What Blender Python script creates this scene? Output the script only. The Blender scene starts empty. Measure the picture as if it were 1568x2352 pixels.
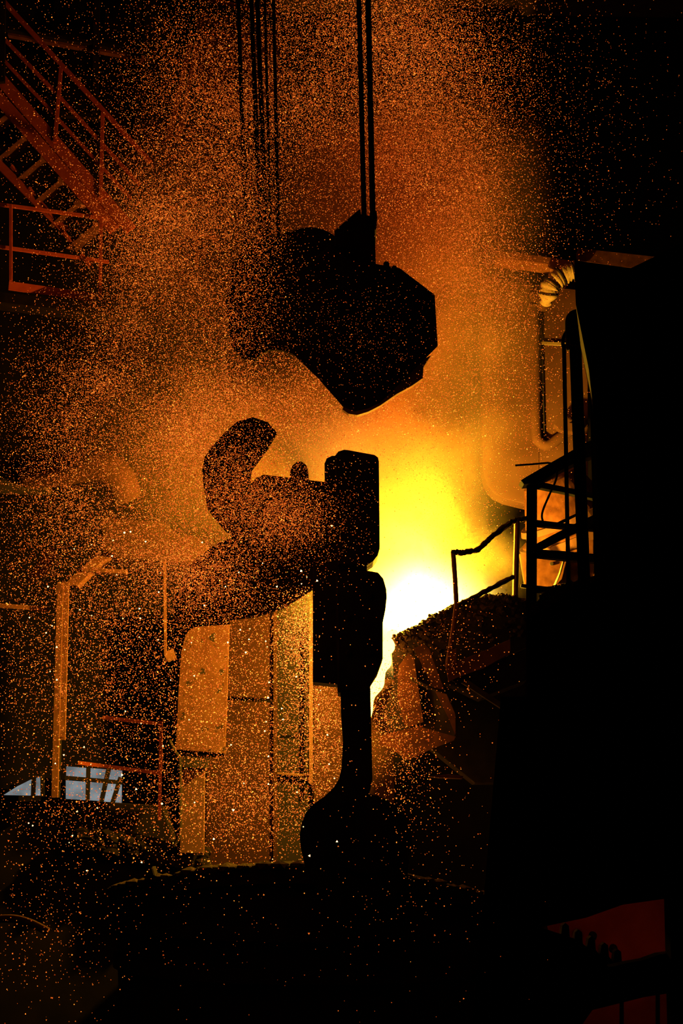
import bpy, bmesh, math, random
import numpy as np
from mathutils import Vector, Matrix, noise

random.seed(7)
rng = np.random.default_rng(7)
scene = bpy.context.scene
col = scene.collection

# ------------------------------------------------------------------ camera
W, H, F = 1568, 2352, 3000.0
PITCH, ROLL = math.atan(0.255), 0.014
CAM = Vector((0.0, 0.0, 6.0))
cam_d = bpy.data.cameras.new('camera')
cam = bpy.data.objects.new('camera', cam_d)
col.objects.link(cam)
cam_d.sensor_fit = 'VERTICAL'
cam_d.sensor_height = 36.0
cam_d.lens = 36.0 * F / H
cam_d.clip_end = 200
ROT = (Matrix.Rotation(math.pi / 2 + PITCH, 3, 'X') @ Matrix.Rotation(ROLL, 3, 'Z'))
cam.location = CAM
cam.rotation_euler = ROT.to_euler()
scene.camera = cam

# ------------------------------------------------------------------ world and exposure
world = bpy.data.worlds.new('world')
scene.world = world
world.use_nodes = True
world.node_tree.nodes['Background'].inputs[0].default_value = (0.0, 0.0, 0.0, 1)
scene.view_settings.view_transform = 'Standard'
scene.view_settings.look = 'None'
scene.view_settings.gamma = 1
scene.view_settings.use_curve_mapping = False
scene.view_settings.exposure = 0.0
scene.cycles.volume_bounces = 0
scene.cycles.max_bounces = 1
scene.cycles.diffuse_bounces = 1
scene.cycles.glossy_bounces = 1
scene.cycles.sample_clamp_indirect = 1.0
scene.cycles.volume_step_rate = 2.5
scene.cycles.use_light_tree = False
scene.cycles.adaptive_threshold = 0.05
scene.cycles.volume_max_steps = 96


def at(px, py, Y):
    """world point seen at a photograph pixel, Y metres in front of the camera"""
    d = ROT @ Vector(((px - W / 2) / F, -(py - H / 2) / F, -1.0))
    return CAM + d * (Y / d.y)


def level(px, py, P):
    """point on the pixel's ray at the height of P"""
    d = ROT @ Vector(((px - W / 2) / F, -(py - H / 2) / F, -1.0))
    t = (P.z - CAM.z) / d.z
    return CAM + d * t


def pxm(Y):
    return Y / F * 1.03          # metres for one pixel at depth Y


# ------------------------------------------------------------------ the light of the melt
POUR = at(968, 1392, 24.6)
def lamp(name, loc, energy, color, radius):
    d = bpy.data.lights.new(name, 'POINT')
    d.energy = energy
    d.color = color
    d.shadow_soft_size = radius
    o = bpy.data.objects.new(name, d)
    o.location = loc
    col.objects.link(o)
    return o

FIRE = (1.0, 0.50, 0.02)
lamp('furnace_flame_light', POUR + Vector((0, 0, 0.35)), 11000.0, FIRE, 0.12)
lamp('ladle_melt_light', at(770, 1900, 23.2), 110.0, (1.0, 0.36, 0.04), 0.3)


# ------------------------------------------------------------------ materials
def mat_surface(name, base, base2=None, rough=0.75, metal=0.0, scale=3.0, bump=0.25, spots=None, detail=6):
    m = bpy.data.materials.new(name)
    m.use_nodes = True
    nt = m.node_tree
    b = nt.nodes['Principled BSDF']
    b.inputs['Roughness'].default_value = rough
    b.inputs['Metallic'].default_value = metal
    b.inputs['Specular IOR Level'].default_value = 0.06
    tc = nt.nodes.new('ShaderNodeTexCoord')
    nz = nt.nodes.new('ShaderNodeTexNoise')
    nz.inputs['Scale'].default_value = scale
    nz.inputs['Detail'].default_value = detail
    nt.links.new(tc.outputs['Object'], nz.inputs['Vector'])
    r = nt.nodes.new('ShaderNodeValToRGB')
    r.color_ramp.elements[0].position = 0.35
    r.color_ramp.elements[1].position = 0.68
    r.color_ramp.elements[0].color = (*base, 1)
    r.color_ramp.elements[1].color = (*(base2 or base), 1)
    nt.links.new(nz.outputs['Fac'], r.inputs['Fac'])
    out = r.outputs['Color']
    if spots:
        n2 = nt.nodes.new('ShaderNodeTexNoise')
        n2.inputs['Scale'].default_value = scale * 1.7
        n2.inputs['Detail'].default_value = 4
        nt.links.new(tc.outputs['Object'], n2.inputs['Vector'])
        r2 = nt.nodes.new('ShaderNodeValToRGB')
        r2.color_ramp.elements[0].position = 0.60
        r2.color_ramp.elements[1].position = 0.64
        nt.links.new(n2.outputs['Fac'], r2.inputs['Fac'])
        mx = nt.nodes.new('ShaderNodeMix')
        mx.data_type = 'RGBA'
        nt.links.new(r2.outputs['Color'], mx.inputs['Factor'])
        nt.links.new(out, mx.inputs[6])
        mx.inputs[7].default_value = (*spots, 1)
        out = mx.outputs[2]
    nt.links.new(out, b.inputs['Base Color'])
    bp = nt.nodes.new('ShaderNodeBump')
    bp.inputs['Strength'].default_value = bump
    bp.inputs['Distance'].default_value = 0.03
    nt.links.new(nz.outputs['Fac'], bp.inputs['Height'])
    nt.links.new(bp.outputs['Normal'], b.inputs['Normal'])
    return m


def mat_emit(name, color, strength, sampling=True):
    m = bpy.data.materials.new(name)
    m.use_nodes = True
    nt = m.node_tree
    nt.nodes.remove(nt.nodes['Principled BSDF'])
    e = nt.nodes.new('ShaderNodeEmission')
    e.inputs['Color'].default_value = (*color, 1)
    e.inputs['Strength'].default_value = strength
    nt.links.new(e.outputs[0], nt.nodes['Material Output'].inputs['Surface'])
    if not sampling:
        m.cycles.emission_sampling = 'NONE'
    return m


M = {}
M['black'] = mat_surface('sooty_steel', (0.012, 0.010, 0.009), (0.022, 0.018, 0.016), 0.9, 0.0, 4)
M['steel'] = mat_surface('dark_steel', (0.04, 0.034, 0.03), (0.07, 0.058, 0.05), 0.7, 0.0, 5)
M['rust'] = mat_surface('rusty_steel', (0.13, 0.055, 0.035), (0.21, 0.095, 0.06), 0.8, 0.0, 4)
M['redpaint'] = mat_surface('red_oxide_paint', (0.36, 0.075, 0.04), (0.50, 0.12, 0.07), 0.75, 0.0, 3)
M['wall'] = mat_surface('dusty_wall', (0.005, 0.004, 0.0035), (0.009, 0.007, 0.006), 0.9, 0.0, 0.8)
M['panel'] = mat_surface('dusty_sheet_steel', (0.058, 0.028, 0.02), (0.088, 0.044, 0.032), 0.85, 0.0, 1.2)
M['pocked'] = mat_surface('pocked_plate', (0.080, 0.031, 0.02), (0.115, 0.050, 0.032), 0.85, 0.0, 3.2, 0.5, (0.02, 0.015, 0.012))
M['clad'] = mat_surface('scorched_cladding', (0.013, 0.0046, 0.0028), (0.022, 0.0085, 0.005), 0.9, 0.0, 0.9)
M['scorched'] = mat_surface('scorched_plate', (0.036, 0.013, 0.006), (0.080, 0.031, 0.015), 0.85, 0.0, 5)
M['slag'] = mat_surface('slag_crust', (0.02, 0.013, 0.010), (0.05, 0.032, 0.022), 0.95, 0.0, 9, 0.9)
M['concrete'] = mat_surface('sooty_concrete', (0.004, 0.0028, 0.0024), (0.008, 0.0055, 0.0045), 0.95, 0.0, 1.5)
M['lag'] = mat_surface('pipe_lagging', (0.35, 0.30, 0.22), (0.48, 0.42, 0.30), 0.8, 0.0, 6, 0.6)
M['pale'] = mat_surface('pale_refractory_shell', (0.16, 0.13, 0.09), (0.24, 0.20, 0.14), 0.85, 0.0, 3)
M['rope'] = mat_surface('greasy_wire_rope', (0.03, 0.026, 0.024), (0.06, 0.05, 0.045), 0.7, 0.3, 30)
M['melt'] = mat_emit('molten_steel', (1.0, 0.34, 0.03), 45.0)
M['stream'] = mat_emit('pouring_steel', (1.0, 0.34, 0.026), 26.0)
M['ladle_melt'] = mat_emit('ladle_melt', (1.0, 0.30, 0.02), 2.5)
M['daylight'] = mat_emit('daylit_pane', (0.60, 0.68, 0.72), 0.42, False)
_nt = M['daylight'].node_tree
_tc = _nt.nodes.new('ShaderNodeTexCoord'); _n = _nt.nodes.new('ShaderNodeTexNoise'); _n.inputs['Scale'].default_value = 1.6; _n.inputs['Detail'].default_value = 4
_mr = _nt.nodes.new('ShaderNodeMapRange'); _mr.inputs[1].default_value = 0.3; _mr.inputs[2].default_value = 0.7; _mr.inputs[3].default_value = 0.12; _mr.inputs[4].default_value = 0.5
_nt.links.new(_tc.outputs['Object'], _n.inputs['Vector']); _nt.links.new(_n.outputs['Fac'], _mr.inputs[0]); _nt.links.new(_mr.outputs[0], _nt.nodes['Emission'].inputs['Strength'])


# ------------------------------------------------------------------ object helpers
ORIGIN = {}

def tag(o, label=None, cat=None, group=None, kind=None):
    if label: o['label'] = label
    if cat: o['category'] = cat
    if group: o['group'] = group
    if kind: o['kind'] = kind
    return o


def thing(name, label, cat, base, group=None):
    o = bpy.data.objects.new(name, None)
    o.empty_display_size = 0.2
    col.objects.link(o)
    o.location = base
    ORIGIN[o] = Vector(base)
    return tag(o, label, cat, group)


def finish(name, bm, mat, parent=None, smooth=False):
    """one mesh object from a bmesh in world coordinates"""
    bmesh.ops.recalc_face_normals(bm, faces=bm.faces[:])
    if parent is not None:
        org = ORIGIN[parent]
    else:
        xs = [v.co for v in bm.verts]
        org = Vector((sum(c.x for c in xs) / len(xs), sum(c.y for c in xs) / len(xs), min(c.z for c in xs)))
    bmesh.ops.translate(bm, vec=-org, verts=bm.verts[:])
    me = bpy.data.meshes.new(name)
    bm.to_mesh(me)
    bm.free()
    if smooth:
        for p in me.polygons: p.use_smooth = True
    o = bpy.data.objects.new(name, me)
    me.materials.append(M[mat] if isinstance(mat, str) else mat)
    col.objects.link(o)
    ORIGIN[o] = org
    if parent is not None:
        o.parent = parent
    else:
        o.location = org
    return o


def add_poly(bm, pts, vec, bevel=0.0):
    """closed outline (world points) extruded by vec"""
    vs = [bm.verts.new(p) for p in pts]
    f = bm.faces.new(vs)
    r = bmesh.ops.extrude_face_region(bm, geom=[f])
    nv = [g for g in r['geom'] if isinstance(g, bmesh.types.BMVert)]
    bmesh.ops.translate(bm, vec=vec, verts=nv)
    if bevel:
        es = [e for v in vs + nv for e in v.link_edges]
        es = [e for e in set(es) if not (e.verts[0] in vs) ^ (e.verts[1] in vs)]
        bmesh.ops.bevel(bm, geom=es, offset=bevel, segments=1, affect='EDGES', clamp_overlap=True)
    return bm


def casting(name, outline, Y, depth, mat, parent=None, taper=0.86, rise=0.0):
    """heavy tapered block: front face outline, smaller rear face, chamfered front edge"""
    cx = sum(p[0] for p in outline) / len(outline); cy = sum(p[1] for p in outline) / len(outline)
    def ring(s, Yr):
        return [at(cx + (x - cx) * s, cy + (y - cy) * s - rise * (1 - s), Yr) for x, y in outline]
    rs = [ring(0.97, Y - 0.03), ring(1.0, Y), ring(1.0, Y + depth * 0.25), ring(taper, Y + depth)]
    bm = bmesh.new()
    vs = [[bm.verts.new(p) for p in r] for r in rs]
    n = len(outline)
    for i in range(3):
        for k in range(n):
            bm.faces.new((vs[i][k], vs[i][(k + 1) % n], vs[i + 1][(k + 1) % n], vs[i + 1][k]))
    bm.faces.new(vs[0][::-1]); bm.faces.new(vs[3])
    return finish(name, bm, mat, parent)


def prism(name, outline, Y, depth, mat, parent=None, bevel=0.012, lean=0.0):
    bm = bmesh.new()
    add_poly(bm, [at(x, y, Y) for x, y in outline], Vector((depth * lean, depth, 0)), bevel)
    return finish(name, bm, mat, parent)


def add_bar(bm, a, b, w, h, up=Vector((0, 0, 1))):
    a, b = Vector(a), Vector(b)
    d = (b - a).normalized()
    if abs(d.dot(up)) > 0.93: up = Vector((0, 1, 0))
    s = d.cross(up).normalized()
    u = s.cross(d).normalized()
    q = [(-w / 2, -h / 2), (w / 2, -h / 2), (w / 2, h / 2), (-w / 2, h / 2)]
    v = [bm.verts.new(p + s * i + u * j) for p in (a, b) for i, j in q]
    for f in ((3, 2, 1, 0), (4, 5, 6, 7), (0, 1, 5, 4), (1, 2, 6, 5), (2, 3, 7, 6), (3, 0, 4, 7)):
        bm.faces.new([v[i] for i in f])


def bar(name, a, b, w, h, mat, parent=None, up=Vector((0, 0, 1))):
    """w across the view, h along the up direction"""
    bm = bmesh.new()
    add_bar(bm, a, b, w, h, up)
    return finish(name, bm, mat, parent)


def ibeam(name, a, b, w, h, mat, parent=None):
    """rolled I section: two flanges and a web in one part"""
    a, b = Vector(a), Vector(b)
    bm = bmesh.new()
    d = (b - a).normalized()
    up = Vector((0, 0, 1)) if abs(d.z) < 0.93 else Vector((0, 1, 0))
    s = d.cross(up).normalized(); u = s.cross(d).normalized()
    t = h * 0.12
    add_bar(bm, a + u * (h / 2 - t / 2), b + u * (h / 2 - t / 2), w, t, up)
    add_bar(bm, a - u * (h / 2 - t / 2), b - u * (h / 2 - t / 2), w, t, up)
    add_bar(bm, a, b, w * 0.14, h - 2 * t, up)
    return finish(name, bm, mat, parent)


def add_tube(bm, pts, rad, sides=8, lump=0.0):
    pts = [Vector(p) for p in pts]
    rings = []
    n = len(pts)
    ref = Vector((0, 1, 0.13)).normalized()
    for i, p in enumerate(pts):
        d = (pts[min(i + 1, n - 1)] - pts[max(i - 1, 0)]).normalized()
        if abs(d.dot(ref)) > 0.95: ref = Vector((1, 0, 0))
        s = d.cross(ref).normalized(); u = s.cross(d)
        r = rad[i] if isinstance(rad, (list, tuple)) else rad
        ring = []
        for k in range(sides):
            a = 2 * math.pi * k / sides
            rr = r * (1 + (random.uniform(-lump, lump) if lump else 0))
            ring.append(bm.verts.new(p + (s * math.cos(a) + u * math.sin(a)) * rr))
        rings.append(ring)
    for i in range(n - 1):
        for k in range(sides):
            bm.faces.new((rings[i][k], rings[i][(k + 1) % sides], rings[i + 1][(k + 1) % sides], rings[i + 1][k]))
    bm.faces.new(rings[0][::-1]); bm.faces.new(rings[-1])


def tube(name, pts, rad, mat, parent=None, sides=8, lump=0.0, sub=0):
    if sub:
        q = []
        for i in range(len(pts) - 1):
            for k in range(sub):
                q.append(Vector(pts[i]).lerp(Vector(pts[i + 1]), k / sub))
        q.append(Vector(pts[-1]))
        pts = q
    bm = bmesh.new()
    add_tube(bm, pts, rad, sides, lump)
    return finish(name, bm, mat, parent, smooth=not lump)


def spline(pts, n=8):
    """Catmull-Rom through world points"""
    pts = [Vector(p) for p in pts]
    P = [pts[0]] + pts + [pts[-1]]
    out = []
    for i in range(1, len(P) - 2):
        for k in range(n):
            t = k / n
            a, b, c, d = P[i - 1], P[i], P[i + 1], P[i + 2]
            out.append(0.5 * ((2 * b) + (c - a) * t + (2 * a - 5 * b + 4 * c - d) * t * t + (3 * b - a - 3 * c + d) * t ** 3))
    out.append(pts[-1])
    return out


def add_lathe(bm, prof, center, axis=Vector((0, 0, 1)), sides=48):
    """prof: (radius, height) pairs turned about axis through center"""
    axis = axis.normalized()
    e1 = axis.orthogonal().normalized(); e2 = axis.cross(e1)
    rings = []
    for r, h in prof:
        rings.append([bm.verts.new(center + axis * h + (e1 * math.cos(2 * math.pi * k / sides) + e2 * math.sin(2 * math.pi * k / sides)) * max(r, 1e-4)) for k in range(sides)])
    for i in range(len(rings) - 1):
        for k in range(sides):
            bm.faces.new((rings[i][k], rings[i][(k + 1) % sides], rings[i + 1][(k + 1) % sides], rings[i + 1][k]))
    bm.faces.new(rings[0][::-1]); bm.faces.new(rings[-1])


def lathe(name, prof, center, mat, parent=None, axis=Vector((0, 0, 1)), sides=48, smooth=False):
    bm = bmesh.new()
    add_lathe(bm, prof, center, axis, sides)
    return finish(name, bm, mat, parent, smooth)


def post(name, px, py0, py1, Y, w, mat, parent=None, d=None):
    """upright of the building: true vertical through the pixel at its top"""
    a = at(px, py0, Y)
    b = at(px, py1, Y); b.x = a.x
    return bar(name, a, b, w, d or w, mat, parent)


def box(name, lo, hi, mat, parent=None, bevel=0.0):
    bm = bmesh.new()
    pts = [Vector((lo[0], lo[1], lo[2])), Vector((hi[0], lo[1], lo[2])), Vector((hi[0], lo[1], hi[2])), Vector((lo[0], lo[1], hi[2]))]
    add_poly(bm, pts, Vector((0, hi[1] - lo[1], 0)), bevel)
    return finish(name, bm, mat, parent)


def pbox(name, x0, y0, x1, y1, Y, depth, mat, parent=None, bevel=0.01):
    """upright box whose front face spans pixel rectangle corners (x0,y0)-(x1,y1) at depth Y"""
    a, b = at(x0, y0, Y), at(x1, y1, Y)
    return box(name, (min(a.x, b.x), Y, min(a.z, b.z)), (max(a.x, b.x), Y + depth, max(a.z, b.z)), mat, parent, bevel)


# ------------------------------------------------------------------ the hall
tag(box('floor', (-16, 4, -0.3), (14, 40, 0.0), 'concrete'), kind='structure')
tag(box('wall_back', (-16, 34, 0), (14, 34.4, 30), 'wall'), kind='structure')
tag(box('wall_left', (-11.4, 12, 0), (-11.0, 34, 30), 'wall'), kind='structure')
tag(box('wall_right', (11.0, 12, 0), (11.4, 34, 30), 'wall'), kind='structure')
tag(box('ceiling', (-16, 10, 30), (14, 40, 30.3), 'steel'), kind='structure')

# ------------------------------------------------------------------ crane block
YB = 18.9
t = thing('crane_hook_block', 'black riveted crane hook block hanging on wire ropes above the ladle hook', 'hook block', at(820, 953, YB + 0.7))
hz = casting('housing', [(760, 560), (800, 590), (862, 606), (918, 616), (998, 677), (1005, 795), (980, 820), (873, 925), (846, 938), (815, 945), (788, 935), (730, 869), (677, 817), (648, 790), (640, 660)], YB, 1.1, 'black', t, 0.84)
g = prism('rope_guard', [(768, 529), (826, 479), (829, 491), (849, 495), (860, 492), (864, 485), (865, 497), (860, 503), (863, 612), (770, 612)], YB + 0.15, 0.9, 'black', t, 0.01)
prism('lip', [(853, 488), (865, 484), (866, 500), (855, 503)], YB + 0.1, 1.0, 'black', g, 0.005)
for dy in (0.25, 0.75, 1.25):
    c = at(712, 608, YB + 0.6 + dy)
    lathe('sheave', [(0.30, -0.14), (0.60, -0.14), (0.60, -0.09), (0.50, -0.04), (0.50, 0.04), (0.60, 0.09), (0.60, 0.14), (0.30, 0.14)], c, 'black', t, Vector((0, 1, 0)), 40)
casting('side_housing', [(640, 545), (660, 532), (780, 560), (790, 700), (690, 830), (677, 817), (650, 808), (619, 806), (600, 816), (585, 830), (555, 822), (530, 790), (518, 700), (532, 610), (570, 560), (600, 545)], YB + 1.25, 1.3, 'black', t, 0.8)
prism('wear_plate', [(990, 815), (972, 843), (971, 868), (945, 886), (910, 905), (873, 931), (846, 945), (820, 953), (800, 950), (786, 940), (800, 900), (870, 880)], YB + 0.6, 0.12, 'rust', t, 0.01)
for px, py in ((887, 610), (905, 617), (700, 640), (960, 720), (800, 880), (930, 830)):
    lathe('bolt', [(0.045, -0.02), (0.05, 0.03), (0.045, 0.07), (0.02, 0.09)], at(px, py, YB - 0.0) + Vector((0, 0.04, 0)), 'black', hz, Vector((0, -1, 0)), 6)
lathe('grease_cap', [(0.05, -0.03), (0.05, 0.03), (0.03, 0.055)], at(887, 609, YB + 0.4), 'black', t, Vector((0, 0, 1)), 10)

# ropes: each one a thing
def rope(x0, x1, y1, Y, r, label, group=None):
    a = at(x1, y1, Y); b = at(x0, 0, Y)
    b2 = b + (b - a) * 0.25
    bm = bmesh.new()
    n = 60
    pts = [a.lerp(b2, k / n) for k in range(n + 1)]
    add_tube(bm, pts, [r * (1 + 0.10 * (k % 2)) for k in range(n + 1)], 8)
    return tag(finish('wire_rope', bm, 'rope', None, True), label, 'rope', group)
rope(824, 836, 505, YB + 0.35, 0.040, 'thick black wire rope entering the angled rope guard on its inner side')
rope(845, 856, 505, YB + 0.55, 0.046, 'thick black wire rope running beside the rim of the angled rope guard')
rope(547, 566, 600, YB + 1.8, 0.036, 'black wire rope standing alone beside the twin ropes above the side housing')
rope(577, 600, 575, YB + 1.9, 0.040, 'black wire rope of the twin pair, next to the lone rope', 'twin ropes above the side housing')
rope(591, 612, 575, YB + 2.1, 0.042, 'black wire rope of the twin pair, next to the thin faint ropes', 'twin ropes above the side housing')
rope(628, 640, 560, YB + 2.6, 0.032, 'thin wire rope dropping to the sheaves of the hook block')
rope(608, 622, 560, YB + 2.7, 0.026, 'thin faint wire rope behind the twin ropes')

# ------------------------------------------------------------------ lifting beam
YL = 19.9
t = thing('lifting_beam', 'massive dark crossbeam with a rounded sheave carrying the ladle hook', 'lifting beam', at(660, 1345, YL + 0.6))
casting('beam_box', [(577, 1112), (588, 1097), (605, 1090), (745, 1107), (790, 1112), (790, 1345), (720, 1350), (582, 1335)], YL, 0.85, 'black', t, 0.88)
sc_ = casting('sheave_cheek', [(517, 992), (545, 968), (580, 958), (615, 970), (638, 995), (617, 1031), (579, 1082), (575, 1112), (600, 1110), (640, 1250), (543, 1243), (522, 1225), (494, 1194), (476, 1168), (468, 1120), (464, 1079), (470, 1050), (484, 1028)], YL + 0.95, 0.5, 'black', t, 0.9)
lathe('sheave_pin', [(0.16, -0.2), (0.16, 0.2)], at(545, 1115, YL + 0.85), 'black', sc_, Vector((0, 1, 0)), 20)
prism('bearing_cap', [(665, 1102), (666, 1082), (672, 1068), (682, 1060), (693, 1060), (703, 1068), (708, 1082), (709, 1104)], YL + 0.9, 0.35, 'steel', t, 0.01)
casting('carrier_arm', [(575, 1300), (735, 1300), (735, 1345), (716, 1357), (650, 1399), (590, 1418), (530, 1425), (405, 1430), (395, 1385), (440, 1290), (500, 1247), (560, 1225), (610, 1225), (610, 1290)], YL + 1.5, 1.0, 'black', t, 0.85)

# ------------------------------------------------------------------ ladle hook
YH = 19.1
t = thing('ladle_hook', 'tall black laminated ladle hook hanging upright in front of the pour', 'crane hook', at(800, 2060, YH + 0.3))
ep = prism('eye_plate', [(769, 1046), (777, 1036), (790, 1032), (800, 1033), (860, 1044), (868, 1050), (870, 1060), (872, 1258), (867, 1275), (857, 1288), (842, 1298), (775, 1298)], YH - 0.05, 0.5, 'black', t, 0.02)
prism('rear_eye_plate', [(745, 1064), (750, 1052), (762, 1046), (790, 1046), (800, 1290), (738, 1292), (746, 1250)], YH + 0.35, 0.4, 'black', t, 0.02)
prism('neck', [(776, 1290), (843, 1290), (842, 1318), (776, 1318)], YH + 0.05, 0.45, 'black', t, 0.01)
cb = prism('clamp_block', [(770, 1312), (845, 1310), (868, 1314), (880, 1328), (887, 1352), (888, 1372), (885, 1400), (879, 1428), (879, 1512), (868, 1542), (849, 1572), (848, 1590), (775, 1590)], YH - 0.08, 0.6, 'black', t, 0.03)
p = prism('side_plate', [(718, 1285), (725, 1275), (742, 1268), (790, 1268), (790, 1573), (718, 1566)], YH + 0.25, 0.45, 'black', t, 0.02)
hook_out = [(781, 1560), (850, 1565), (852, 1650), (855, 1790), (850, 1815), (835, 1858), (800, 1880), (778, 1920), (776, 1965), (795, 2005), (835, 2022), (880, 2010), (905, 1980), (925, 1950),
            (940, 1965), (935, 2020), (900, 2070), (840, 2095), (770, 2080), (720, 2035), (699, 1985), (690, 1945), (688, 1918), (693, 1888), (703, 1866), (717, 1849), (745, 1829), (765, 1810), (778, 1790), (784, 1765), (787, 1700), (783, 1640)]
for k in range(5):
    prism('hook_plate', hook_out, YH + 0.02 + 0.085 * k, 0.08, 'black', t, 0.008)
for px, py in ((800, 1340), (800, 1420), (800, 1500), (850, 1370), (850, 1500)):
    lathe('rivet', [(0.05, 0), (0.048, 0.02), (0.03, 0.04)], at(px, py, YH - 0.08) + Vector((0, 0.01, 0)), 'black', cb, Vector((0, -1, 0)), 10)
for px, py in ((795, 1080), (845, 1086), (800, 1250), (848, 1250)):
    lathe('rivet', [(0.045, 0), (0.043, 0.02), (0.025, 0.035)], at(px, py, YH - 0.05) + Vector((0, 0.01, 0)), 'black', ep, Vector((0, -1, 0)), 10)

# ------------------------------------------------------------------ casting ladle
LC = at(690, 2000, 23.6); LC.z = at(600, 1988, 20.6).z - 4.0
t = thing('casting_ladle', 'huge black casting ladle hanging below the laminated hook', 'ladle', LC)
R = 3.25
shell = lathe('shell', [(2.7, 0.0), (2.85, 0.1), (R - 0.1, 3.7), (R, 3.75), (R, 4.0), (R - 0.32, 4.0), (R - 0.5, 3.6), (2.3, 0.6), (0.2, 0.5)], LC, 'black', t, sides=72)
for v in shell.data.vertices:
    if v.co.z > 3.5: v.co.z -= 0.5 * (v.co.x / R) ** 2
for h in (1.0, 2.4, 3.0):
    r0 = 2.85 + (R - 0.1 - 2.85) * (h - 0.1) / 3.6
    lathe('stiffener_band', [(r0 - 0.02, h - 0.1), (r0 + 0.1, h - 0.1), (r0 + 0.1, h + 0.1), (r0 - 0.02, h + 0.1)], LC, 'black', t, sides=64)
tc_ = at(836, 1935, YH + 0.8)
tr = lathe('trunnion', [(0.43, -0.75), (0.43, 0.95)], Vector((tc_.x, YH + 0.6, tc_.z)), 'black', t, Vector((0, 1, 0)), 36)
lathe('trunnion_collar', [(0.7, 0.0), (0.7, 0.4)], Vector((tc_.x, YH + 0.75, tc_.z)), 'black', tr, Vector((0, 1, 0)), 36)
prism('rim_lug', [(332, 2014), (336, 1996), (350, 1990), (356, 2012)], 21.0, 0.4, 'black', t, 0.02)
bm = bmesh.new()
for k in range(150):       # frozen splashes along the rim
    a = random.uniform(math.pi, 2 * math.pi)
    p = LC + Vector((math.cos(a) * (R - random.uniform(0, 0.2)), math.sin(a) * (R - random.uniform(0, 0.2)), 4.0 - 0.5 * math.cos(a) ** 2))
    s = random.uniform(0.03, 0.1)
    bmesh.ops.create_icosphere(bm, subdivisions=1, radius=1, matrix=Matrix.Translation(p) @ Matrix.Diagonal((s * 1.8, s * 1.8, s, 1)))
tag(finish('rim_skull', bm, 'slag', t), kind='stuff')
bm = bmesh.new()
bmesh.ops.create_circle(bm, cap_ends=True, segments=32, radius=2.5, matrix=Matrix.Translation(LC + Vector((0, 0, 2.2))))
bmesh.ops.solidify(bm, geom=bm.faces[:], thickness=0.1)
tag(finish('molten_steel_bath', bm, 'ladle_melt'), 'glowing molten steel filling the inside of the casting ladle', 'molten steel')

# ------------------------------------------------------------------ tilting furnace and pour
YF = 23.2
t = thing('tilting_furnace', 'slag-crusted tilting furnace lip pouring white-hot steel toward the ladle', 'furnace', at(1080, 1800, YF + 1.5))
lip = [(900, 1473), (915, 1463), (935, 1453), (958, 1441), (985, 1424), (1015, 1407), (1045, 1391), (1075, 1381), (1100, 1374), (1130, 1371), (1160, 1370), (1210, 1384)]
body = lip + [(1260, 1420), (1300, 1600), (1240, 1800), (1090, 1800), (990, 1720), (935, 1640), (908, 1560)]
prism('front_wall', body, YF, 0.5, 'black', t, 0.02)
prism('rear_wall', [(905, 1500), (985, 1424), (1100, 1374), (1210, 1384), (1260, 1420), (1300, 1600), (1220, 1640), (990, 1620)], YF + 3.0, 0.5, 'black', t, 0.02)
prism('belly', [(925, 1530), (1000, 1500), (1240, 1470), (1280, 1600), (1220, 1680), (1090, 1680), (1000, 1640), (945, 1580)], YF + 0.5, 2.5, 'black', t, 0.02)
bm = bmesh.new()
for k in range(650):       # crust of frozen slag along the lip
    i = random.random() * (len(lip) - 1)
    j = int(i); f = i - j
    x = lip[j][0] * (1 - f) + lip[j + 1][0] * f; y = lip[j][1] * (1 - f) + lip[j + 1][1] * f
    p = at(x + random.gauss(0, 2), y + abs(random.gauss(0, 6)) - 2.5, YF + random.uniform(-0.12, 0.5))
    s = random.uniform(0.012, 0.05)
    bmesh.ops.create_icosphere(bm, subdivisions=1, radius=1, matrix=Matrix.Translation(p) @ Matrix.Rotation(random.random() * 3, 4, 'Y') @ Matrix.Diagonal((s * 1.5, s * 1.3, s, 1)))
for k in range(350):
    x = random.uniform(915, 1200)
    yl = np.interp(x, [q[0] for q in lip], [q[1] for q in lip])
    y = yl + abs(random.gauss(0, 45))
    p = at(x, y, YF + random.uniform(0.0, 0.03))
    s = random.uniform(0.02, 0.06)
    bmesh.ops.create_icosphere(bm, subdivisions=1, radius=1, matrix=Matrix.Translation(p) @ Matrix.Diagonal((s * 1.4, s, s, 1)))
for v in bm.verts:
    v.co += Vector((random.gauss(0, 0.008), random.gauss(0, 0.006), random.gauss(0, 0.008)))
tag(finish('slag_crust', bm, 'slag', t), kind='stuff')

bm = bmesh.new()           # bath behind the lip
vs = [bm.verts.new(at(x, y, Y)) for x, y, Y in ((902, 1478, YF + 0.05), (985, 1436, YF + 0.5), (1090, 1400, YF + 0.5), (1090, 1390, YF + 2.9), (985, 1425, YF + 2.9), (905, 1470, YF + 1.5))]
bm.faces.new(vs)
bmesh.ops.solidify(bm, geom=bm.faces[:], thickness=0.06)
tag(finish('furnace_bath', bm, 'melt'), 'white-hot molten steel brimming behind the crusted furnace lip', 'molten steel')
sp = spline([at(904, 1460, YF + 0.35), at(894, 1474, YF - 0.05), at(888, 1500, YF - 0.35), at(880, 1535, YF - 0.5), at(862, 1580, YF - 0.6), at(838, 1640, YF - 0.65), at(818, 1750, YF - 0.7), at(806, 1900, YF - 0.7), at(800, 2150, YF - 0.7)], 6)
n = len(sp)
tag(tube('molten_stream', sp, [0.10 + 0.03 * math.sin(k * 0.9) - 0.02 * k / n for k in range(n)], 'stream', None, 10, 0.08),
    'glowing stream of molten steel falling behind the hook shank', 'molten steel')

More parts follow.
